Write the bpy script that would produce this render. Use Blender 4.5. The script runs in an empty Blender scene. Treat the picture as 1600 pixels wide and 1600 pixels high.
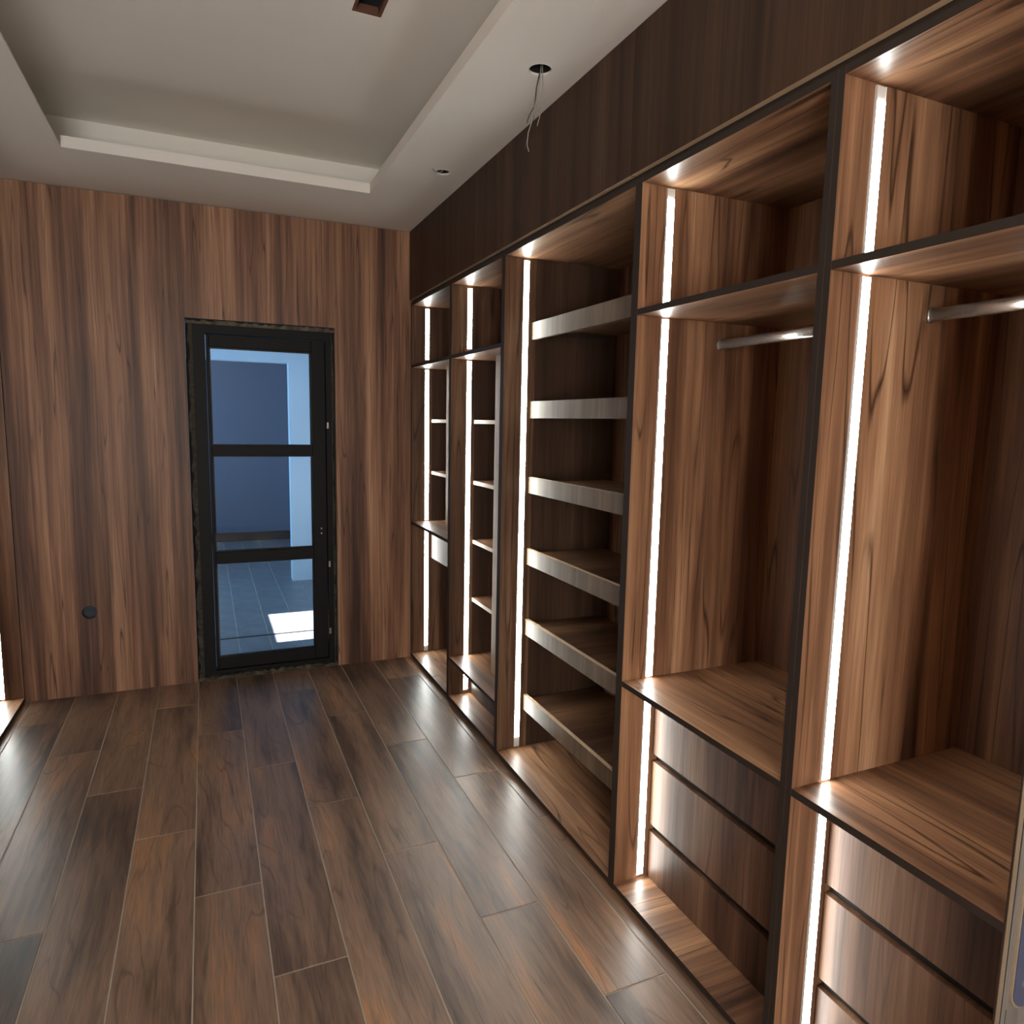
import bpy, bmesh, math, random
from mathutils import Vector, Matrix
random.seed(7)
sc = bpy.context.scene
COL = sc.collection

# ---------------------------------------------------------------- camera, light, exposure
YAW, PITCH, ROLL, FPX, CAMZ = 0.4159, -0.1279, 0.0201, 1086.4, 1.56
_f = Vector((math.sin(YAW)*math.cos(PITCH), math.cos(YAW)*math.cos(PITCH), math.sin(PITCH)))
_r = Vector((math.cos(YAW), -math.sin(YAW), 0)); _u = _r.cross(_f)
_r2 = _r*math.cos(ROLL) + _u*math.sin(ROLL); _u2 = -_r*math.sin(ROLL) + _u*math.cos(ROLL)
cam = bpy.data.objects.new('camera', bpy.data.cameras.new('camera')); COL.objects.link(cam)
cam.matrix_world = Matrix(((_r2.x, _u2.x, -_f.x, 0), (_r2.y, _u2.y, -_f.y, 0), (_r2.z, _u2.z, -_f.z, CAMZ), (0, 0, 0, 1)))
cam.data.sensor_width = 36; cam.data.lens = FPX/1600*36; cam.data.clip_start = 0.02
sc.camera = cam
sc.view_settings.view_transform = 'Standard'; sc.view_settings.look = 'None'
sc.view_settings.gamma = 1; sc.view_settings.use_curve_mapping = False
sc.view_settings.exposure = 0.0
sc.cycles.max_bounces = 8; sc.cycles.diffuse_bounces = 5; sc.cycles.sample_clamp_indirect = 4

world = bpy.data.worlds.new('sky'); sc.world = world; world.use_nodes = True
_nt = world.node_tree; _nt.nodes.clear()
_sky = _nt.nodes.new('ShaderNodeTexSky'); _sky.sky_type = 'NISHITA'; _sky.sun_disc = False
_sky.sun_elevation = math.radians(58); _sky.sun_rotation = math.radians(90)
_bg = _nt.nodes.new('ShaderNodeBackground'); _bg.inputs[1].default_value = 0.12
_wo = _nt.nodes.new('ShaderNodeOutputWorld')
_nt.links.new(_sky.outputs[0], _bg.inputs[0]); _nt.links.new(_bg.outputs[0], _wo.inputs[0])

def lamp(name, kind, loc, direction, energy, color, **kw):
    d = bpy.data.lights.new(name, kind); o = bpy.data.objects.new(name, d); COL.objects.link(o)
    o.location = loc; o.rotation_euler = Vector(direction).to_track_quat('-Z', 'Y').to_euler()
    d.energy = energy; d.color = color
    for k, v in kw.items(): setattr(d, k, v)
    return o
# sun through the doorway of the next room; added daylight fills for unseen windows (behind the camera, and of the next room)
lamp('sun', 'SUN', (4, 5.3, 6), (-math.cos(math.radians(60)), 0, -math.sin(math.radians(60))), 60, (1, .97, .93), angle=.009)
lamp('rear_daylight_fill', 'AREA', (-.50, -1.76, 1.45), (.02, 1, .25), 98, (1, .985, .955), shape='RECTANGLE', size=.85, size_y=1.4)
lamp('next_room_daylight_fill', 'AREA', (-1.45, 5.9, 1.5), (1, 0, -.05), 50, (.32, .66, 1), shape='RECTANGLE', size=1.6, size_y=1.5)
lamp('inner_room_daylight_fill', 'AREA', (-1.2, 8.3, 1.6), (1, 0, -.2), 32, (.36, .66, 1), shape='RECTANGLE', size=1.2, size_y=1.3)
LED_POWER = 36

# ---------------------------------------------------------------- node helpers and materials
def newmat(name):
    m = bpy.data.materials.new(name); m.use_nodes = True
    nt = m.node_tree; b = nt.nodes['Principled BSDF']
    return m, nt, b
def nd(nt, t, **kw):
    n = nt.nodes.new(t)
    for k, v in kw.items():
        if k in n.inputs: 
            if isinstance(v, bpy.types.NodeSocket): nt.links.new(v, n.inputs[k])
            else: n.inputs[k].default_value = v
        else: setattr(n, k, v)
    return n
def math_(nt, op, a, b=None):
    n = nt.nodes.new('ShaderNodeMath'); n.operation = op
    for i, v in enumerate((a, b)):
        if v is None: continue
        if isinstance(v, bpy.types.NodeSocket): nt.links.new(v, n.inputs[i])
        else: n.inputs[i].default_value = v
    return n.outputs[0]
def ramp(nt, fac, stops, interp='LINEAR'):
    n = nt.nodes.new('ShaderNodeValToRGB'); nt.links.new(fac, n.inputs[0]); r = n.color_ramp
    r.interpolation = interp
    while len(r.elements) > 1: r.elements.remove(r.elements[-1])
    r.elements[0].position = stops[0][0]; r.elements[0].color = (*stops[0][1], 1)
    for p, c in stops[1:]:
        e = r.elements.new(p); e.color = (*c, 1)
    return n.outputs[0]
def mixc(nt, fac, a, b, mode='MIX'):
    n = nt.nodes.new('ShaderNodeMix'); n.data_type = 'RGBA'; n.blend_type = mode
    for i, v in ((0, fac), (6, a), (7, b)):
        if isinstance(v, bpy.types.NodeSocket): nt.links.new(v, n.inputs[i])
        else: n.inputs[i].default_value = v if i == 0 else (*v, 1)
    return n.outputs[2]
def srgb(r, g, b):
    f = lambda c: (c/12.92 if c <= .04045 else ((c+.055)/1.055)**2.4)
    return (f(r/255), f(g/255), f(b/255))

def wood(name, axis, stops, across=7.0, along=.42, warp=.30, rough=.38, seed=0, vein=.95, spec=.4, tint_var=.0, bump=.0):
    """streaky laminate; the grain runs along the given axis of the object's own space"""
    m, nt, b = newmat(name)
    tc = nd(nt, 'ShaderNodeTexCoord'); oi = nd(nt, 'ShaderNodeObjectInfo')
    off = nd(nt, 'ShaderNodeVectorMath', operation='SCALE'); off.inputs[0].default_value = (17, 29, 23)
    nt.links.new(oi.outputs['Random'], off.inputs['Scale'])
    add = nd(nt, 'ShaderNodeVectorMath', operation='ADD'); nt.links.new(tc.outputs['Object'], add.inputs[0]); nt.links.new(off.outputs[0], add.inputs[1])
    add2 = nd(nt, 'ShaderNodeVectorMath', operation='ADD'); nt.links.new(add.outputs[0], add2.inputs[0]); add2.inputs[1].default_value = (seed*3.1, seed*1.7, seed*2.3)
    base = add2.outputs[0]
    i = 'XYZ'.index(axis)
    def scaled(ac, al, src=base):
        s = [ac]*3; s[i] = al
        mp = nd(nt, 'ShaderNodeMapping'); mp.inputs['Scale'].default_value = s; nt.links.new(src, mp.inputs[0]); return mp.outputs[0]
    # slow wander of the grain
    w = nd(nt, 'ShaderNodeTexNoise', Scale=1.0, Detail=2.0, Roughness=.5); nt.links.new(scaled(3.2, 1.1), w.inputs['Vector'])
    wv = nd(nt, 'ShaderNodeVectorMath', operation='SUBTRACT'); nt.links.new(w.outputs['Color'], wv.inputs[0]); wv.inputs[1].default_value = (.5, .5, .5)
    ws = nd(nt, 'ShaderNodeVectorMath', operation='SCALE'); nt.links.new(wv.outputs[0], ws.inputs[0]); ws.inputs['Scale'].default_value = warp
    def warped(ac, al):
        a = nd(nt, 'ShaderNodeVectorMath', operation='ADD'); nt.links.new(scaled(ac, al), a.inputs[0]); nt.links.new(ws.outputs[0], a.inputs[1]); return a.outputs[0]
    broad = nd(nt, 'ShaderNodeTexNoise', Scale=1.0, Detail=3.0, Roughness=.55); nt.links.new(warped(across, along), broad.inputs['Vector'])
    fine = nd(nt, 'ShaderNodeTexNoise', Scale=1.0, Detail=5.0, Roughness=.65); nt.links.new(warped(across*4.5, along*2.2), fine.inputs['Vector'])
    f = math_(nt, 'ADD', math_(nt, 'MULTIPLY', broad.outputs['Fac'], .66), math_(nt, 'MULTIPLY', fine.outputs['Fac'], .34))
    col = ramp(nt, f, stops)
    # dark veins along the contours of the broad figure
    v = nd(nt, 'ShaderNodeTexNoise', Scale=1.0, Detail=1.5, Roughness=.4); nt.links.new(warped(across*1.35, along*.9), v.inputs['Vector'])
    band = math_(nt, 'ABSOLUTE', math_(nt, 'SUBTRACT', math_(nt, 'FRACT', math_(nt, 'MULTIPLY', v.outputs['Fac'], 9.0)), .5))
    br = nd(nt, 'ShaderNodeTexNoise', Scale=1.0, Detail=3.0); nt.links.new(scaled(across*2, along*6), br.inputs['Vector'])
    vm = math_(nt, 'MULTIPLY', ramp(nt, band, [(0, (1, 1, 1)), (.085, (0, 0, 0))]), ramp(nt, br.outputs['Fac'], [(.38, (0, 0, 0)), (.55, (1, 1, 1))]))
    dark = tuple(c*.36 for c in stops[1][1])
    col = mixc(nt, math_(nt, 'MULTIPLY', vm, vein), col, dark)
    # pores
    po = nd(nt, 'ShaderNodeTexNoise', Scale=1.0, Detail=2.0, Roughness=.7); nt.links.new(scaled(across*26, along*9), po.inputs['Vector'])
    pr = ramp(nt, po.outputs['Fac'], [(.3, (.78, .78, .78)), (.55, (1.04, 1.04, 1.04)), (.75, (1.16, 1.14, 1.12))])
    col = mixc(nt, 1.0, col, pr, 'MULTIPLY')
    if tint_var:
        t = ramp(nt, oi.outputs['Random'], [(0, (1-tint_var,)*3), (1, (1+tint_var, 1+tint_var*.9, 1+tint_var*.8))])
        col = mixc(nt, 1.0, col, t, 'MULTIPLY')
    nt.links.new(col, b.inputs['Base Color'])
    b.inputs['Roughness'].default_value = rough; b.inputs['Specular IOR Level'].default_value = spec
    if bump:
        bp = nd(nt, 'ShaderNodeBump', Strength=bump, Distance=.002); nt.links.new(fine.outputs['Fac'], bp.inputs['Height']); nt.links.new(bp.outputs[0], b.inputs['Normal'])
    return m

W_STOPS = [(.32, srgb(64, 42, 31)), (.42, srgb(100, 69, 50)), (.50, srgb(130, 93, 68)), (.57, srgb(158, 117, 86)), (.67, srgb(190, 150, 115))]
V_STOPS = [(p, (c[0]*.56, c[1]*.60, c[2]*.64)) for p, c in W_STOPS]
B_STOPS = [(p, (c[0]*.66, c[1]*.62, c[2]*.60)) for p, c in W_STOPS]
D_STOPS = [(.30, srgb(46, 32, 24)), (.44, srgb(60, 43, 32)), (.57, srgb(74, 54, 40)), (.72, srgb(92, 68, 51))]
F_STOPS = [(.31, srgb(48, 40, 36)), (.40, srgb(90, 72, 61)), (.49, srgb(128, 102, 84)), (.57, srgb(145, 117, 96)), (.67, srgb(176, 128, 90))]
WOODV = wood('walnut_laminate_upright', 'Z', W_STOPS, seed=1)
WOODY = wood('walnut_laminate_lengthwise', 'Y', W_STOPS, seed=2)
WOODX = wood('walnut_laminate_crosswise', 'X', W_STOPS, seed=3)
WOODW = wood('walnut_wall_cladding', 'Z', [(p, (s[0]*.98, s[1]*.94, s[2]*.98)) for p, s in W_STOPS], across=12, along=.42, seed=5, vein=.9, warp=.42, rough=.5)
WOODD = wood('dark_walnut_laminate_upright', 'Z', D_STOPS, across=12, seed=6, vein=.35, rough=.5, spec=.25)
WOODP = wood('satin_walnut_front', 'Z', [(p, (c[0]*.40, c[1]*.385, c[2]*.40)) for p, c in W_STOPS], across=6.5, seed=7, vein=.5, rough=.5, spec=.3)
WOODTR = wood('tan_tray_front', 'Z', [(.3, srgb(92, 76, 58)), (.5, srgb(112, 94, 73)), (.7, srgb(134, 114, 90))], across=16, seed=14, vein=.3, rough=.5)
WOODT = wood('pale_tan_front', 'Z', [(.3, srgb(148, 122, 96)), (.5, srgb(170, 144, 116)), (.7, srgb(190, 166, 138))], across=9, seed=11, vein=.25, rough=.5)
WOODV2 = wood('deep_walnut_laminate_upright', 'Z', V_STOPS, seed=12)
WOODXD = wood('shaded_walnut_tray_board', 'X', [(p, tuple(q*.5 for q in c)) for p, c in W_STOPS], seed=15)  # crosswise walnut darkened to carry the shade between the trays
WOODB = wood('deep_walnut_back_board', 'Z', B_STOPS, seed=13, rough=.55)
GREYW = wood('grey_oak_laminate', 'Z', [(.2, srgb(98, 92, 86)), (.5, srgb(124, 116, 109)), (.8, srgb(146, 138, 130))], across=14, seed=8, vein=.3, rough=.5)
TILE = wood('wood_look_porcelain_plank', 'Y', F_STOPS, across=6.5, along=.9, warp=.75, seed=9, vein=.45, rough=.34, tint_var=.14, spec=.45, bump=.12)

def plain(name, color, rough=.6, metal=0, spec=.5, noise=0.0, nscale=30):
    m, nt, b = newmat(name)
    b.inputs['Roughness'].default_value = rough; b.inputs['Metallic'].default_value = metal; b.inputs['Specular IOR Level'].default_value = spec
    tc = nd(nt, 'ShaderNodeTexCoord'); n = nd(nt, 'ShaderNodeTexNoise', Scale=float(nscale), Detail=4.0); nt.links.new(tc.outputs['Object'], n.inputs['Vector'])
    lo = tuple(c*(1-noise) for c in color); hi = tuple(min(1, c*(1+noise)) for c in color)
    nt.links.new(ramp(nt, n.outputs['Fac'], [(.3, lo), (.7, hi)]), b.inputs['Base Color'])
    return m
EDGE = plain('dark_edge_banding', srgb(43, 34, 28), .6, noise=.08)
PALE_EDGE = plain('pale_edge_banding', srgb(196, 170, 138), .5, noise=.05)
DULL_EDGE = plain('dull_tan_edge', srgb(150, 132, 108), .6, noise=.06)
PAINT = plain('matt_white_ceiling_paint', srgb(236, 231, 222), .9, noise=.015, nscale=3)
GROUT = plain('beige_grout', srgb(172, 160, 143), .9, noise=.08)
BLACK = plain('near_black_metal', srgb(15, 15, 15), .6, spec=.25, noise=.12, nscale=14)
GAPM = plain('torn_dark_mortar', srgb(62, 58, 50), .95, noise=.55, nscale=40)
SHADOW = plain('unlit_cavity_board', srgb(24, 22, 22), .9)
CHROME = plain('brushed_chrome', srgb(206, 203, 198), .26, metal=.92)
ALU = plain('white_profile_plastic', srgb(215, 212, 205), .5)
NEXTW = plain('pale_wall_paint', srgb(196, 212, 226), .9, noise=.01)
NEXTD = plain('slate_blue_wall_paint', srgb(104, 116, 134), .9, noise=.03)
BASEM = plain('dark_baseboard', srgb(32, 28, 30), .5)
CONC = plain('rough_plaster', srgb(150, 145, 138), .95, noise=.06, nscale=5)
BLUEP = plain('blue_grey_enamel', srgb(72, 78, 104), .4)
STONE = plain('grey_porcelain_plank', srgb(114, 114, 118), .38, noise=.22, nscale=7)
REDW = plain('red_brown_timber_lining', srgb(96, 58, 42), .7, noise=.25, nscale=18)
WIREG = plain('grey_wire_sleeve', srgb(150, 146, 138), .6)
WIREK = plain('dark_wire_sleeve', srgb(40, 42, 44), .6)
ledm, nt, b = newmat('led_diffuser')
b.inputs['Base Color'].default_value = (.9, .9, .9, 1); b.inputs['Emission Color'].default_value = (.97, 1, .95, 1); b.inputs['Emission Strength'].default_value = LED_POWER
glass, nt, b = newmat('clear_door_glass'); nt.nodes.remove(b)
_t = nd(nt, 'ShaderNodeBsdfTransparent'); _t.inputs[0].default_value = (.93, .96, .97, 1)
_g = nd(nt, 'ShaderNodeBsdfGlossy', Roughness=.02); _fr = nd(nt, 'ShaderNodeFresnel', IOR=1.45)
_mx = nd(nt, 'ShaderNodeMixShader'); nt.links.new(_fr.outputs[0], _mx.inputs[0]); nt.links.new(_t.outputs[0], _mx.inputs[1]); nt.links.new(_g.outputs[0], _mx.inputs[2])
nt.links.new(_mx.outputs[0], nt.nodes['Material Output'].inputs[0])

# ---------------------------------------------------------------- object helpers
WP = {}
def attach(o, parent, world):
    COL.objects.link(o); WP[o] = Vector(world)
    if parent is not None:
        o.parent = parent; o.location = Vector(world) - WP[parent]
    else: o.location = world
    return o
def thing(name, loc, label, cat, group=None):
    o = bpy.data.objects.new(name, None); attach(o, None, loc); o.empty_display_size = .1
    o['label'] = label; o['category'] = cat
    if group: o['group'] = group
    return o
def structure(o): o['kind'] = 'structure'; return o
def fin(name, bm, mats, parent, center, smooth=False):
    me = bpy.data.meshes.new(name); bm.to_mesh(me); bm.free()
    for m in (mats if isinstance(mats, (list, tuple)) else [mats]): me.materials.append(m)
    if smooth:
        for p in me.polygons: p.use_smooth = True
    return attach(bpy.data.objects.new(name, me), parent, center)
def addbox(bm, x0, x1, y0, y1, z0, z1, c=(0, 0, 0), mi=0, faces=None):
    x0, x1 = sorted((x0, x1)); y0, y1 = sorted((y0, y1)); z0, z1 = sorted((z0, z1))
    c = Vector(c)
    v = [bm.verts.new(Vector(p)-c) for p in ((x0,y0,z0),(x1,y0,z0),(x1,y1,z0),(x0,y1,z0),(x0,y0,z1),(x1,y0,z1),(x1,y1,z1),(x0,y1,z1))]
    for key, idx in {'-z':(3,2,1,0), '+z':(4,5,6,7), '-y':(0,1,5,4), '+x':(1,2,6,5), '+y':(2,3,7,6), '-x':(3,0,4,7)}.items():
        f = bm.faces.new([v[i] for i in idx]); f.material_index = (faces or {}).get(key, mi)
def box(name, x0, x1, y0, y1, z0, z1, mats, parent=None, faces=None, bevel=0, label=None):
    c = Vector(((x0+x1)/2, (y0+y1)/2, (z0+z1)/2)); bm = bmesh.new()
    addbox(bm, x0, x1, y0, y1, z0, z1, c, faces=faces)
    if bevel: bmesh.ops.bevel(bm, geom=bm.edges[:], offset=bevel, segments=1, affect='EDGES')
    o = fin(name, bm, mats, parent, c)
    if label: o['label'] = label
    return o
def tube_between(name, a, b_, rx, rz, mat, parent, seg=20):
    """oval bar along Y"""
    a = Vector(a); b_ = Vector(b_); c = (a+b_)/2; bm = bmesh.new(); L = (b_-a).length/2
    rings = []
    for s in (-L, L):
        rings.append([bm.verts.new((rx*math.cos(2*math.pi*k/seg), s, rz*math.sin(2*math.pi*k/seg))) for k in range(seg)])
    for k in range(seg): bm.faces.new((rings[0][k], rings[0][(k+1) % seg], rings[1][(k+1) % seg], rings[1][k]))
    bm.faces.new(rings[0][::-1]); bm.faces.new(rings[1]); bmesh.ops.recalc_face_normals(bm, faces=bm.faces[:])
    o = fin(name, bm, mat, parent, c)
    for p in o.data.polygons: p.use_smooth = len(p.vertices) == 4
    return o
def wire(name, pts, r, mat, parent=None):
    """round wire swept along points"""
    P = [Vector(p) for p in pts]; c = P[0]; bm = bmesh.new(); prev = None; seg = 8
    for i, p in enumerate(P):
        t = (P[min(i+1, len(P)-1)] - P[max(i-1, 0)]).normalized()
        n = t.cross(Vector((0, 1, 0))).normalized(); k = t.cross(n)
        ring = [bm.verts.new(p-c + n*r*math.cos(2*math.pi*j/seg) + k*r*math.sin(2*math.pi*j/seg)) for j in range(seg)]
        if prev:
            for j in range(seg): bm.faces.new((prev[j], prev[(j+1) % seg], ring[(j+1) % seg], ring[j]))
        else: bm.faces.new(ring[::-1])
        prev = ring
    bm.faces.new(prev); bmesh.ops.recalc_face_normals(bm, faces=bm.faces[:])
    return fin(name, bm, mat, parent, c, True)
def slab_with_holes(name, outer, holes, to3, d, mats, parent=None, center=(0, 0, 0)):
    """flat board with holes: 2D loops mapped by to3 and thickened by vector d"""
    bm = bmesh.new(); c = Vector(center); edges = []
    for loop in [outer] + holes:
        vs = [bm.verts.new(Vector(to3(*p)) - c) for p in loop]
        edges += [bm.edges.new((vs[i], vs[(i+1) % len(vs)])) for i in range(len(vs))]
    r = bmesh.ops.triangle_fill(bm, use_beauty=True, use_dissolve=False, edges=edges)
    fs = [g for g in r['geom'] if isinstance(g, bmesh.types.BMFace)]
    e = bmesh.ops.extrude_face_region(bm, geom=fs)
    bmesh.ops.translate(bm, vec=Vector(d), verts=[g for g in e['geom'] if isinstance(g, bmesh.types.BMVert)])
    bmesh.ops.recalc_face_normals(bm, faces=bm.faces[:])
    return fin(name, bm, mats, parent, c)
def circle(cx, cy, r, n=28): return [(cx + r*math.cos(2*math.pi*i/n), cy + r*math.sin(2*math.pi*i/n)) for i in range(n)]
def rect(x0, x1, y0, y1): return [(x0, y0), (x1, y0), (x1, y1), (x0, y1)]

# ---------------------------------------------------------------- main measures (metres)
XF, XL = 1.206, -0.939            # front planes of the right and left wardrobes
YF, H = 4.357, 2.715              # end wall, ceiling
DEP = 0.58
XR, XLW = XF+DEP+.02, XL-DEP-.02  # side walls behind the wardrobes
YB = -1.8
DX0, DX1, DZ = -.083, .735, 2.102 # door opening

# ---------------------------------------------------------------- floor: bed of grout with separate planks
fl = structure(box('floor', XLW, XR, YB, YF+.14, -.10, -.0012, GROUT))
PW, PL, G = .2075, 1.27, .0038
offs = {0: 3.59, 1: 3.15, 2: 4.01}
pmesh = {}
def plank(x0, x1, y0, y1, parent, mat, z=0.0):
    key = (round(x1-x0, 4), round(y1-y0, 4), mat.name)
    c = Vector(((x0+x1)/2, (y0+y1)/2, z-.006))
    if key not in pmesh:
        bm = bmesh.new(); addbox(bm, x0, x1, y0, y1, z-.012, z, c)
        bmesh.ops.bevel(bm, geom=[e for e in bm.edges if all(v.co.z > 0 for v in e.verts)], offset=.0012, segments=1, affect='EDGES')
        me = bpy.data.meshes.new('plank'); bm.to_mesh(me); bm.free(); me.materials.append(mat); pmesh[key] = me
    return attach(bpy.data.objects.new('plank', pmesh[key]), parent, c)
for k in range(-6, 8):
    xa, xb = -.081+PW*k, -.081+PW*(k+1)
    if xb < XL-.02 or xa > XF+.03: continue
    y = offs[k % 3] + PL
    while y > YB:
        ya, yb = max(y-PL, YB), min(y, YF-.001)
        if yb-ya > .03 and yb > 0: plank(xa+G/2, xb-G/2, ya+G/2, yb-G/2, fl, TILE)
        y -= PL

# ---------------------------------------------------------------- ceiling with recessed tray
TX0, TX1, TY0, TY1, TZ = -.555, .838, .25, 3.765, 3.0
LIP = 2.764
H1, H2 = (1.052, 2.224, .037), (1.060, 3.282, .033)
ceil = structure(slab_with_holes('ceiling', rect(XLW, XR, YB, YF+.14),
    [rect(TX0, TX1, TY0, TY1), circle(*H1), circle(*H2)], lambda x, y: (x, y, H), (0, 0, .006), PAINT))
for nm, a in (('tray_lip', (TX0, TX0+.02, TY0, TY1)), ('tray_lip', (TX1-.02, TX1, TY0, TY1)), ('tray_lip', (TX0+.02, TX1-.02, TY1-.02, TY1)), ('tray_lip', (TX0+.02, TX1-.02, TY0, TY0+.02))):
    box(nm, a[0], a[1], a[2], a[3], H, (2.7215 if a[1] < 0 else LIP), PAINT, ceil)
CV = .45
for a in ((TX0-CV-.02, TX0-CV, TY0-CV, TY1+CV), (TX1+CV, TX1+CV+.02, TY0-CV, TY1+CV), (TX0-CV, TX1+CV, TY1+CV, TY1+CV+.02), (TX0-CV, TX1+CV, TY0-CV-.02, TY0-CV)):
    box('cove_wall', *a, H+.006, TZ+.02, PAINT, ceil)
SX0, SX1, SY0, SY1 = .527, .632, 2.26, 2.695
slab_with_holes('tray_panel', rect(TX0-CV, TX1+CV, TY0-CV, TY1+CV), [rect(SX0, SX1, SY0, SY1)], lambda x, y: (x, y, TZ), (0, 0, .014), PAINT, ceil)
box('roof_board', XLW-.15, XR+.15, YB-.15, YF+.14, 3.3, 3.4, CONC, ceil)
# timber-lined service slot in the tray
sl = thing('ceiling_slot_box', ((SX0+SX1)/2, (SY0+SY1)/2, TZ), 'red-brown timber-lined rectangular slot cut into the tray ceiling at the top edge', 'ceiling box')
box('side_board', SX0, SX0+.012, SY0, SY1, TZ+.002, TZ+.02, REDW, sl); box('side_board', SX1-.012, SX1, SY0, SY1, TZ+.002, TZ+.02, REDW, sl)
box('end_board', SX0+.012, SX1-.012, SY1-.012, SY1, TZ+.002, TZ+.028, REDW, sl); box('end_board', SX0+.012, SX1-.012, SY0, SY0+.012, TZ+.002, TZ+.028, REDW, sl)
box('top_board', SX0-.05, SX1+.05, SY0-.05, SY1+.05, TZ+.15, TZ+.16, SHADOW, sl)
for a in ((SX0-.05, SX0-.04, SY0-.05, SY1+.05), (SX1+.04, SX1+.05, SY0-.05, SY1+.05), (SX0-.04, SX1+.04, SY1+.04, SY1+.05), (SX0-.04, SX1+.04, SY0-.05, SY0-.04)): box('cavity_board', *a, TZ+.0145, TZ+.15, SHADOW, sl)
# unfinished downlight holes with cups and wires
def cup(cx, cy, r, label):
    t = thing('downlight_hole', (cx, cy, H), label, 'light hole')
    bm = bmesh.new(); n = 28
    a = [bm.verts.new((r*1.0*math.cos(2*math.pi*i/n), r*math.sin(2*math.pi*i/n),   .0065)) for i in range(n)]
    b_ = [bm.verts.new((r*1.05*math.cos(2*math.pi*i/n), r*1.05*math.sin(2*math.pi*i/n), .11)) for i in range(n)]
    for i in range(n): bm.faces.new((a[i], a[(i+1) % n], b_[(i+1) % n], b_[i]))
    bm.faces.new(b_)
    fin('cavity', bm, SHADOW, t, (cx, cy, H))
    bm = bmesh.new()   # slightly raised paint rim
    for i in range(n):
        a0, a1 = 2*math.pi*i/n, 2*math.pi*(i+1)/n
        q = [bm.verts.new((rr*math.cos(w), rr*math.sin(w), z)) for rr, w, z in ((r, a0, 0), (r, a1, 0), (r*1.10, a1, -.0012), (r*1.10, a0, -.0012))]
        bm.faces.new(q)
        q2 = [bm.verts.new((rr*math.cos(w), rr*math.sin(w), z)) for rr, w, z in ((r*1.10, a0, -.0012), (r*1.10, a1, -.0012), (r*1.16, a1, 0), (r*1.16, a0, 0))]
        bm.faces.new(q2)
    bmesh.ops.remove_doubles(bm, verts=bm.verts[:], dist=1e-5)
    fin('plaster_rim', bm, PAINT, t, (cx, cy, H-.0002))
    return t
c1 = cup(*H1, 'round dark downlight hole in the ceiling with loose wires hanging out')
c2 = cup(*H2, 'small round downlight hole in the ceiling nearest the end wall')
wt = thing('hanging_wires', (1.052, 2.224, H+.03), 'thin grey and dark electrical wires dangling from the near ceiling hole', 'wire')
def wpath(pts, y=2.222): return [(x, y+.004*math.sin(i), z) for i, (x, z) in enumerate(pts)]
wire('grey_wire', wpath([(1.056, 2.79), (1.055, 2.715), (1.048, 2.665), (1.040, 2.625), (1.031, 2.585), (1.024, 2.55), (1.012, 2.512), (1.010, 2.475), (1.018, 2.455)]), .0018, WIREG, wt)
wire('dark_wire', wpath([(1.057, 2.79), (1.054, 2.712), (1.043, 2.66), (1.036, 2.60), (1.030, 2.56), (1.021, 2.525), (1.008, 2.49), (1.004, 2.462)], 2.227), .0020, WIREK, wt)
wire('grey_wire', wpath([(1.058, 2.79), (1.058, 2.715), (1.061, 2.67), (1.060, 2.62), (1.050, 2.57), (1.040, 2.535)], 2.216), .0014, WIREG, wt)
wire('dark_wire', wpath([(1.036, 2.60), (1.022, 2.575), (1.014, 2.555), (1.012, 2.545)], 2.23), .0014, WIREK, wt)
wt2 = thing('wire_stub', (1.045, 3.275, H+.02), 'short pale wire end curling out of the small ceiling hole', 'wire')
wire('wire_sleeve', [(1.066, 3.29, H+.07), (1.058, 3.285, H+.004), (1.040, 3.275, H-.006), (1.018, 3.262, H-.008), (1.000, 3.25, H-.004)], .0024, WIREG, wt2)

# ---------------------------------------------------------------- walls
OUT = (-.616, .472, .037)
def wall_face():
    # walnut board with the door notch cut from below
    outer = [(XL-.6, 0.0), (DX0, 0.0), (DX0, DZ), (DX1, DZ), (DX1, 0.0), (XR, 0.0), (XR, H-.004), (XL-.6, H-.004)]
    return slab_with_holes('wall_far', outer, [circle(*OUT, 26)], lambda x, z: (x, YF, z), (0, .018, 0), WOODW)
wf = structure(wall_face())
core = slab_with_holes('wall_core', [(XL-.7, 0.0), (DX0-.004, 0.0), (DX0-.004, DZ+.004), (DX1+.004, DZ+.004), (DX1+.004, 0.0), (XR+.15, 0.0), (XR+.15, 3.3), (XL-.7, 3.3)],
    [circle(OUT[0], OUT[1], .05, 20)], lambda x, z: (x, YF+.019, z), (0, .12, 0), CONC, wf)
structure(box('wall_right', XR, XR+.12, YB, YF, 0, 3.3, CONC)); wl = structure(box('wall_left', XLW-.12, XLW, YB, YF, 0, 3.3, CONC))
box('cladding', XL-.018, XL, YB, 3.577, 0, H-.003, WOODV, wl)
structure(slab_with_holes('wall_rear', rect(XLW-.12, XR+.12, 0, 3.3), [rect(-.95, -.05, .7, 2.2)], lambda x, z: (x, YB, z), (0, -.12, 0), PAINT))
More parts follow.
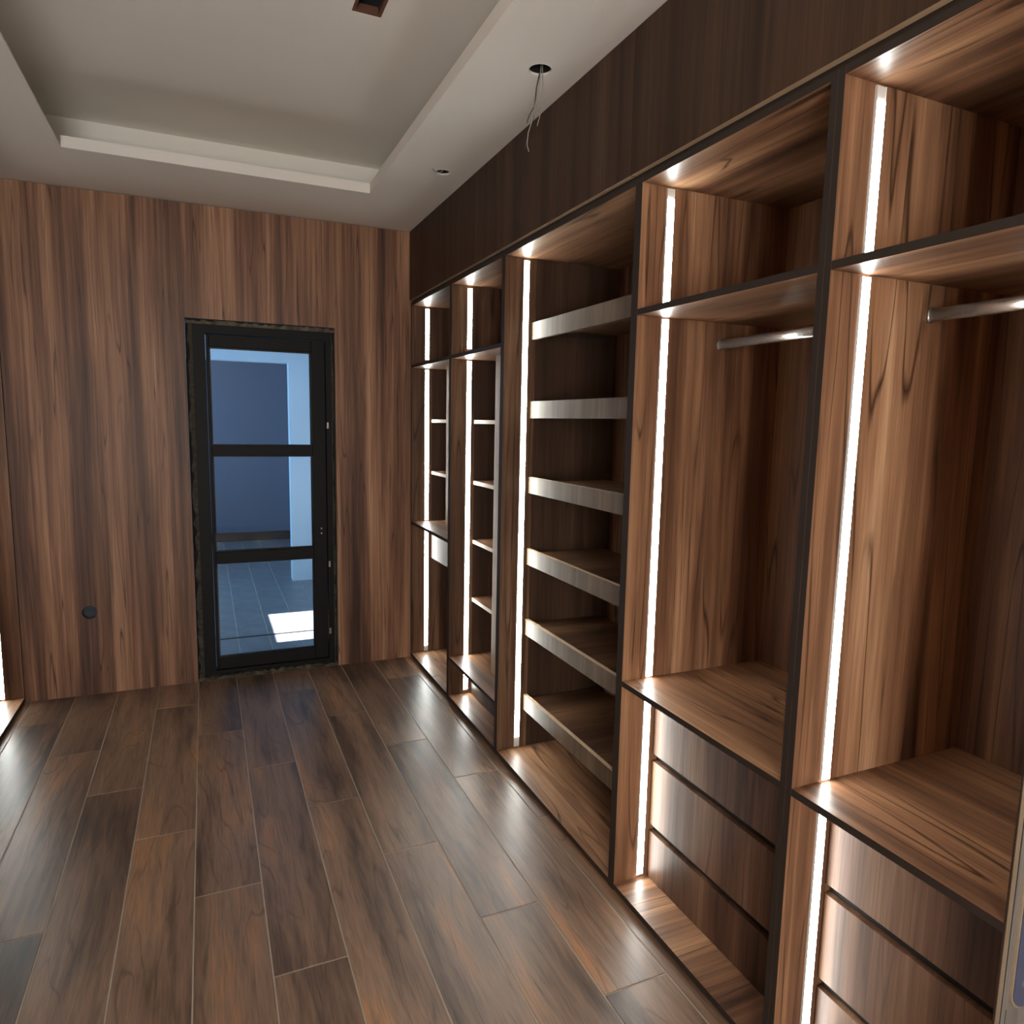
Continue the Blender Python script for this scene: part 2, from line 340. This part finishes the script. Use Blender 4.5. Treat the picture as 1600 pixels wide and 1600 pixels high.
# socket hole
so = thing('socket_box', (OUT[0], YF, OUT[1]), 'small round dark socket box sunk in the walnut end wall left of the door', 'socket box')
bm = bmesh.new(); n = 26; r = OUT[2]
rg = [[bm.verts.new((rr*math.cos(2*math.pi*i/n), y, rr*math.sin(2*math.pi*i/n))) for i in range(n)] for rr, y in ((r*.98, .001), (r*.96, .04))]
for i in range(n): bm.faces.new((rg[0][i], rg[1][i], rg[1][(i+1) % n], rg[0][(i+1) % n]))
fin('cup_wall', bm, BLUEP, so, (OUT[0], YF, OUT[1]))
bm = bmesh.new(); bm.faces.new([bm.verts.new((r*.96*math.cos(2*math.pi*i/n), 0, r*.96*math.sin(2*math.pi*i/n))) for i in range(n)])
fin('cup_bottom', bm, plain('blue_grey_box_plastic', srgb(58, 63, 70), .7, noise=.2), so, (OUT[0], YF+.039, OUT[1]))

# ---------------------------------------------------------------- torn mortar gap round the door frame
FX0, FX1, FZ1 = -.046, .712, 2.073     # outer edges of the metal frame
def ragged(name, pts_in, pts_out, y0, y1, mat, parent):
    bm = bmesh.new(); c = Vector((0, y0, 0)); rows = []
    for (a, b_) in zip(pts_in, pts_out):
        rows.append([bm.verts.new((p[0], yy-y0, p[1])) for p, yy in ((a, y0+random.uniform(0, .006)), (a, y1), (b_, y1), (b_, y0+random.uniform(0, .008)))])
    for i in range(len(rows)-1):
        for j in range(4): bm.faces.new((rows[i][j], rows[i+1][j], rows[i+1][(j+1) % 4], rows[i][(j+1) % 4]))
    bm.faces.new(rows[0]); bm.faces.new(rows[-1][::-1]); bmesh.ops.recalc_face_normals(bm, faces=bm.faces[:])
    return fin(name, bm, mat, parent, c)
gp = thing('door_gap_filler', (FX0, YF, 0), 'ragged dark mortar and foam filling the gap around the black door frame', 'mortar')
bm = bmesh.new(); gc = (FX0, YF+.05, 0)
for a in ((DX0, FX0, 0, DZ), (FX1, DX1, 0, DZ), (FX0, FX1, FZ1, DZ), (FX0, FX1, 0, .034)): addbox(bm, a[0], a[1], YF+.05, YF+.085, a[2], a[3], gc)
fin('backing', bm, SHADOW, gp, gc)
n = 46
lf = [z*FZ1/n for z in range(n+1)]
ragged('mortar_strip', [(FX0-.001, z) for z in lf], [(DX0+random.uniform(.002, .026), z) for z in lf], YF+.004, YF+.09, GAPM, gp)
ragged('mortar_strip', [(FX1+.001, z) for z in lf], [(DX1-random.uniform(.006, .016), z) for z in lf], YF+.006, YF+.09, GAPM, gp)
tf = [DX0+.004+(DX1-DX0-.008)*i/n for i in range(n+1)]
ragged('mortar_strip', [(x, FZ1+.001) for x in tf], [(x, DZ-random.uniform(.001, .015)) for x in tf], YF+.004, YF+.09, plain('crumbled_plaster', srgb(96, 88, 74), .95, noise=.6, nscale=30), gp)
bf = [DX0+.006+(DX1-DX0-.012)*i/n for i in range(n+1)]
ragged('mortar_strip', [(x, .0) for x in bf], [(x, random.uniform(.014, .030)) for x in bf], YF-.004, YF+.09, plain('crumbled_sill_mortar', srgb(74, 68, 56), .95, noise=.7, nscale=34), gp)

# ---------------------------------------------------------------- glazed metal door
dr = structure(bpy.data.objects.new('door_1', None)); attach(dr, None, ((FX0+FX1)/2, YF+.02, .03))
dr['label'] = 'black metal door with three stacked clear glass panes in the walnut end wall'
yf0 = YF+.008
bm = bmesh.new(); dc = (FX0, yf0, 0)
for a in ((FX0, .018, .034, FZ1), (FX1-.032, FX1, .034, FZ1), (.018, FX1-.032, 2.025, FZ1), (.018, FX1-.032, .034, .052)):
    addbox(bm, a[0], a[1], yf0, yf0+.075, a[2], a[3], dc)
fin('door_frame', bm, BLACK, dr, dc)
LX0, LX1, LZ0, LZ1 = -.010, .676, .055, 2.020
yl = yf0+.010
lf_ = box('stile', LX0+.030, .036, yl, yl+.045, LZ0, LZ1, BLACK, dr, bevel=.002); box('stile', .597, LX1, yl, yl+.045, LZ0, LZ1, BLACK, dr, bevel=.002)
for z0, z1 in ((LZ0, .122), (.700, .766), (1.336, 1.394), (1.953, LZ1)):
    box('rail', .036, .597, yl+.001, yl+.044, z0, z1, BLACK, dr, bevel=.002)
for z0, z1 in ((.122, .700), (.766, 1.336), (1.394, 1.953)):
    box('glass_pane', .030, .603, yl+.020, yl+.025, z0-.004, z1+.004, glass, dr)
bm = bmesh.new()
for z0, z1 in ((.122, .700), (.766, 1.336), (1.394, 1.953)):
    for a in ((.036, .044, z0, z1), (.589, .597, z0, z1), (.044, .589, z0, z0+.008), (.044, .589, z1-.008, z1)):
        addbox(bm, a[0], a[1], yl+.026, yl+.040, a[2], a[3], (0, yl, 0))
fin('glazing_bead', bm, BLACK, dr, (0, yl, 0))
for z in (1.52, .66, .23):
    box('hinge', .680, .694, yf0-.006, yf0+.006, z-.02, z+.02, CHROME, dr, bevel=.002)
for z in (.885, .855):
    box('lock_screw', .638, .648, yl-.003, yl+.002, z-.006, z+.006, CHROME, dr, bevel=.0015)

# ---------------------------------------------------------------- room beyond the door
YN = YF+.139
nf = structure(box('floor_beyond', -1.6, 1.9, YN, 9.6, -.10, -.0012, GROUT))
for k in range(-8, 9):
    xa, xb = -.04+PW*k, -.04+PW*(k+1)
    if xb < -.3 or xa > 1.2: continue
    y = YN
    cuts = [YN, 5.165]
    yy = 5.172+(k % 3)*.42 + .05
    while yy < 9.3: cuts.append(yy); yy += PL
    cuts.append(9.36)
    for a, b_ in zip(cuts[:-1], cuts[1:]): plank(xa+G/2, xb-G/2, a+G/2+(.004 if a > 5 and a < 5.2 else 0), b_-G/2, nf, STONE)
structure(box('trim_1', -.5, 1.6, 5.158, 5.176, -.004, .004, BASEM))
structure(slab_with_holes('wall_beyond_right', rect(YN, 9.6, 0, 3.1), [rect(4.97, 5.72, .001, 2.25)], lambda y, z: (1.6, y, z), (.12, 0, 0), NEXTW))
structure(slab_with_holes('wall_beyond_left', rect(YN, 9.6, 0, 3.1), [rect(5.1, 6.7, .75, 2.25), rect(7.7, 8.9, .9, 2.2)], lambda y, z: (-1.6, y, z), (-.12, 0, 0), NEXTW))
structure(slab_with_holes('wall_beyond_middle', [(-.55, 0), (-.55, 2.068), (.733, 2.068), (.733, 0), (1.6, 0), (1.6, 2.9), (-1.6, 2.9), (-1.6, 0)], [], lambda x, z: (x, 6.87, z), (0, .14, 0), NEXTW))
structure(box('wall_beyond_far', -1.6, 1.6, 9.36, 9.48, 0, 3.1, NEXTD))
structure(box('baseboard_beyond', -1.6, 1.6, 9.342, 9.36, 0, .11, BASEM))
structure(box('ceiling_beyond', -1.72, 1.72, YN, 9.6, 2.9, 3.0, NEXTW))

# ---------------------------------------------------------------- wardrobes
T = .0175
class Unit:
    def __init__(s, name, y0, y1, side, label, cat='wardrobe', group=None):
        s.F = XF if side > 0 else XL; s.s = side; s.y0, s.y1 = y0, y1
        s.e = thing(name, (s.F+side*DEP/2, (y0+y1)/2, 0), label, cat, group)
        s.fk = '-x' if side > 0 else '+x'
    def x(s, d): return s.F + s.s*d
    def b(s, name, d0, d1, y0, y1, z0, z1, mat, edge=None, parent=None, bevel=0, label=None, keys=None):
        mats = [mat] + ([edge] if edge else [])
        return box(name, s.x(d0), s.x(d1), y0, y1, z0, z1, mats, parent or s.e, faces={(keys or s.fk): 1} if edge else None, bevel=bevel, label=label)
    def shell(s, ztop=2.288, far_extra=0.0):
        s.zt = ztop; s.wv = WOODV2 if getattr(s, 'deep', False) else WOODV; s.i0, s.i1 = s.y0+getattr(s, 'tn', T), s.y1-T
        s.b('side_panel', 0, DEP, s.y0+.0002, s.i0, .008, ztop, s.wv, EDGE); s.b('side_panel', 0, DEP, s.i1, s.y1-.0002, .008, ztop, s.wv, EDGE)
        s.b('top_panel', 0.0002, DEP-.01, s.i0, s.i1, ztop-.018, ztop, WOODY, EDGE)
        s.b('bottom_panel', 0.0002, DEP-.01, s.i0, s.i1, .012, .031, WOODX if getattr(s, 'xgrain', False) else WOODY, EDGE)
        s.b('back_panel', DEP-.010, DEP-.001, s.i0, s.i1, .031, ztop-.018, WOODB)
        s.b('plinth', .03, .045, s.i0, s.i1, .0, .012, SHADOW)
    def shelf(s, z, mat=None, name='shelf'):   # z = top surface
        return s.b(name, 0.0004, DEP-.0102, s.i0, s.i1, z-.018, z, mat or WOODY, EDGE)
    def led(s, z0, z1, cap=0.0, tail=0.0):
        y = s.i1; d0, d1 = .0875, .1115
        pr = s.b('led_profile', d0-.0012, d1+.0012, y-.0045, y, z0-tail, z1+cap, ALU)
        for da, db in ((d0-.0012, d0-.0002), (d1+.0002, d1+.0012)): s.b('profile_lip', da, db, y-.0061, y-.0046, z0-tail, z1+cap, ALU, parent=pr)
        s.b('led_diffuser', d0, d1, y-.0066, y-.0046, z0, z1, ledm, parent=pr)
    def rod(s, z=1.8205, d=.315):
        r = tube_between('hanging_rod', (s.x(d), s.i0+.004, z), (s.x(d), s.i1-.004, z), .0075, .0150, CHROME, s.e)
        for ya, yb in ((s.i0, s.i0+.005), (s.i1-.005, s.i1)):
            bk = tube_between('rod_bracket', (s.x(d), ya+.0001, z), (s.x(d), yb-.0001, z), .0105, .0185, CHROME, r)
        bk['label'] = 'far end bracket'
    def tray(s, ztop, d=.130):
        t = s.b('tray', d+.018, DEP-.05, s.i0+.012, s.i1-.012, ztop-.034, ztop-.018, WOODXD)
        s.b('tray_front', d, d+.018, s.i0+.003, s.i1-.003, ztop-.074, ztop, WOODTR, PALE_EDGE, parent=t, keys='+z', bevel=0)
        for ya in (s.i0+.0005, s.i1-.012): s.b('runner', d+.02, DEP-.06, ya, ya+.0112, ztop-.05, ztop-.036, EDGE, parent=t)
    def drawer(s, z0, z1, mat=None, d=.130, name='drawer', gap=True):
        t = s.b(name, d, d+.018, s.i0+.004, s.i1-.004, z0, z1, mat or WOODP)
        s.b('drawer_box', d+.018, DEP-.06, s.i0+.014, s.i1-.014, z0+.012, z1-.03, WOODX, parent=t)
        return t
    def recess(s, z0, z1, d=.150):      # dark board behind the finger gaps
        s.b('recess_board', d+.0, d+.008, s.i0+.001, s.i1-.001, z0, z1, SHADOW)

D = [4.357, 3.5825, 2.8715, 1.843, 1.1287, .6405]
RG = 'walnut wardrobe bays along the right wall'
ZS, ZC = 1.907, .7395
# bay 1 (by the end wall)
u = Unit('wardrobe_bay', D[1], D[0], 1, 'walnut wardrobe bay touching the end wall, cubby shelves above one pale drawer', group=RG); u.deep = True
u.shell(); u.shelf(ZS); u.shelf(.913)
u.led(1.945, 2.255); u.led(.920, 1.880); u.led(.075, .885, tail=.04)
for z in (1.570, 1.238): u.b('cubby_shelf', .130, DEP-.012, 4.035, u.i1-.0050, z-.020, z, WOODY, PALE_EDGE)
u.b('cubby_divider', .148, DEP-.012, 4.017, 4.0345, .9135, ZS-.0185, WOODD)
u.b('fixed_front', .130, .147, u.i0+.001, 4.034, .9135, ZS-.0185, WOODT, label='closed pale front beside the cubby shelves')
u.b('cubby_back', .40, .41, 4.035, u.i1-.0005, .9135, ZS-.0185, WOODD, label='dark brown back of the cubby')
u.b('cubby_shade_sheet', .134, .40, u.i1-.0045, u.i1-.0003, .9135, ZS-.0185, WOODD)  # dark sheet over the side panel, standing in for shade past the LED
u.drawer(.670, .890)
# bay 2
u = Unit('wardrobe_bay', D[2], D[1], 1, 'walnut wardrobe bay second from the end wall, with four thin cubby shelves', group=RG); u.deep = True
u.shell(); u.shelf(ZS); u.shelf(.257)
u.led(1.945, 2.255); u.led(.262, 1.880); u.led(.055, .225)
for z in (1.570, 1.240, .914, .587): u.b('cubby_shelf', .130, DEP-.012, 3.262, u.i1-.0050, z-.020, z, WOODY, PALE_EDGE)
u.b('cubby_divider', .148, DEP-.012, 3.2435, 3.261, .2575, ZS-.0185, WOODD)
u.b('fixed_front', .130, .147, u.i0+.001, 3.2605, .2575, ZS-.0185, WOODT, label='closed pale front beside the cubby shelves')
u.b('cubby_back', .40, .41, 3.262, u.i1-.0005, .2575, ZS-.0185, WOODD, label='dark brown back of the cubby')
u.b('cubby_shade_sheet', .134, .40, u.i1-.0045, u.i1-.0003, .2575, ZS-.0185, WOODD)  # shade on this side panel put in as a dark sheet too
u.drawer(.034, .232, WOODD)
# bay 3, pull-out trays
u = Unit('wardrobe_bay', D[3], D[2], 1, 'wide walnut wardrobe bay with six pull-out trays stacked one above another', group=RG); u.deep = True
u.shell(); u.led(.085, 2.258, tail=.05)
u.b('side_shade_sheet', .150, DEP-.0105, u.i1-.0035, u.i1-.0003, .0312, 2.2698, WOODD)  # thin dark sheet added as the shade on the side panel behind the LED
for z in (1.998, 1.655, 1.318, .988, .655, .290): u.tray(z)
# bay 4 and 5: hanging space over three drawers
for i, lab in ((4, 'walnut wardrobe bay with rod and three drawers, just right of the bay of pull-out trays'),
               (5, 'nearest walnut wardrobe bay with rod and three drawers at the right edge of the picture')):
    u = Unit('wardrobe_bay', D[i], D[i-1], 1, lab, group=RG); u.xgrain = True
    if i == 5: u.tn = .0035
    u.shell(); u.shelf(ZS); u.shelf(ZC); u.rod()
    u.led(1.925, 2.235, cap=.03); u.led(.745, 1.883); u.led(.045, .712)
    u.drawer(.473, .706); u.drawer(.224, .447); u.drawer(.0325, .198)
    u.recess(.440, .480); u.recess(.190, .230); u.recess(.700, .7205)
# left wardrobe, only its far bay reaches the picture
u = Unit('wardrobe_bay', 3.58, YF, -1, 'walnut wardrobe bay on the left edge opposite, only its lit side panel showing')
u.shell(); u.shelf(ZS); u.led(1.945, 2.255); u.led(.04, 1.880); u.rod()
# closed upper cabinets to the ceiling
def upper(y0, y1, side, label, group=None):
    F = (XF if side > 0 else XL); s = side
    e = thing('upper_cabinet', (F+s*DEP/2, (y0+y1)/2, 2.302), label, 'cabinet', group)
    X = lambda d: F+s*d
    box('front_panel', X(-.010), X(.0085), y0+.0012, y1-.0012, 2.302, H-.003, [WOODD, PALE_EDGE], e, faces={'-z': 1}, bevel=0)
    bm = bmesh.new(); c = (X(.3), (y0+y1)/2, 2.5)
    for a in ((X(.009), X(DEP), y0+.001, y0+.018, 2.2885, H-.003), (X(.009), X(DEP), y1-.018, y1-.001, 2.2885, H-.003), (X(.009), X(DEP), y0+.018, y1-.018, 2.2885, 2.301), (X(.009), X(DEP), y0+.018, y1-.018, H-.02, H-.003), (X(DEP-.01), X(DEP), y0+.018, y1-.018, 2.301, H-.02)):
        addbox(bm, *a, c)
    fin('carcass', bm, EDGE, e, c)
upper(2.9075, YF-.002, 1, 'closed dark walnut upper cabinet at the ceiling nearest the end wall', 'upper cabinets on the right')
upper(1.8785, 2.9065, 1, 'closed dark walnut upper cabinet above the bay of pull-out trays, between two seams', 'upper cabinets on the right')
upper(.6405, 1.8775, 1, 'long closed dark walnut upper cabinet nearest the camera, above both rod bays', 'upper cabinets on the right')
upper(3.58, YF-.002, -1, 'closed dark walnut upper cabinet above the wardrobe on the left edge')
# grey door leaf standing against the end of the right run
dl = thing('door_leaf', (1.5, .634, 0), 'grey wood door leaf with tan edge and blue-grey handle plate at the lower right edge', 'door')
lf2 = box('leaf_panel', 1.206, 1.78,   .6340, .6398, .006, 2.27, [GREYW, DULL_EDGE], dl, faces={'-x': 1})
box('edge_groove', 1.2078, 1.2098, .6334, .6339, .006, 2.27, SHADOW, dl)
box('inner_groove', 1.2225, 1.2235, .6334, .6339, .006, .58, SHADOW, dl)
def rplate(name, x0, x1, z0, z1, r, y0, y1, mat, parent):
    bm = bmesh.new(); pts = []
    for cx, cz, a0 in ((x1-r, z1-r, 0), (x0+r, z1-r, 90), (x0+r, z0+r, 180), (x1-r, z0+r, 270)):
        for k in range(7):
            a = math.radians(a0+15*k); pts.append((cx+r*math.cos(a), cz+r*math.sin(a)))
    c = Vector(((x0+x1)/2, y1, (z0+z1)/2))
    A = [bm.verts.new((p[0]-c.x, 0, p[1]-c.z)) for p in pts]; B = [bm.verts.new((p[0]-c.x, y0-y1, p[1]-c.z)) for p in pts]
    for i in range(len(pts)): bm.faces.new((A[i], A[(i+1) % len(pts)], B[(i+1) % len(pts)], B[i]))
    bm.faces.new(A[::-1]); bm.faces.new(B); bmesh.ops.recalc_face_normals(bm, faces=bm.faces[:])
    return fin(name, bm, mat, parent, c)
rm = rplate('handle_rim', 1.2265, 1.3035, .5745, .9255, .036,   .6300, .6338, DULL_EDGE, dl)
hp = rplate('handle_plate', 1.230, 1.300, .578, .922, .033, .6280, .6299, BLUEP, rm)
rplate('key_cylinder', 1.252, 1.278, .600, .626, .0125, .6240, .6279, CHROME, hp)
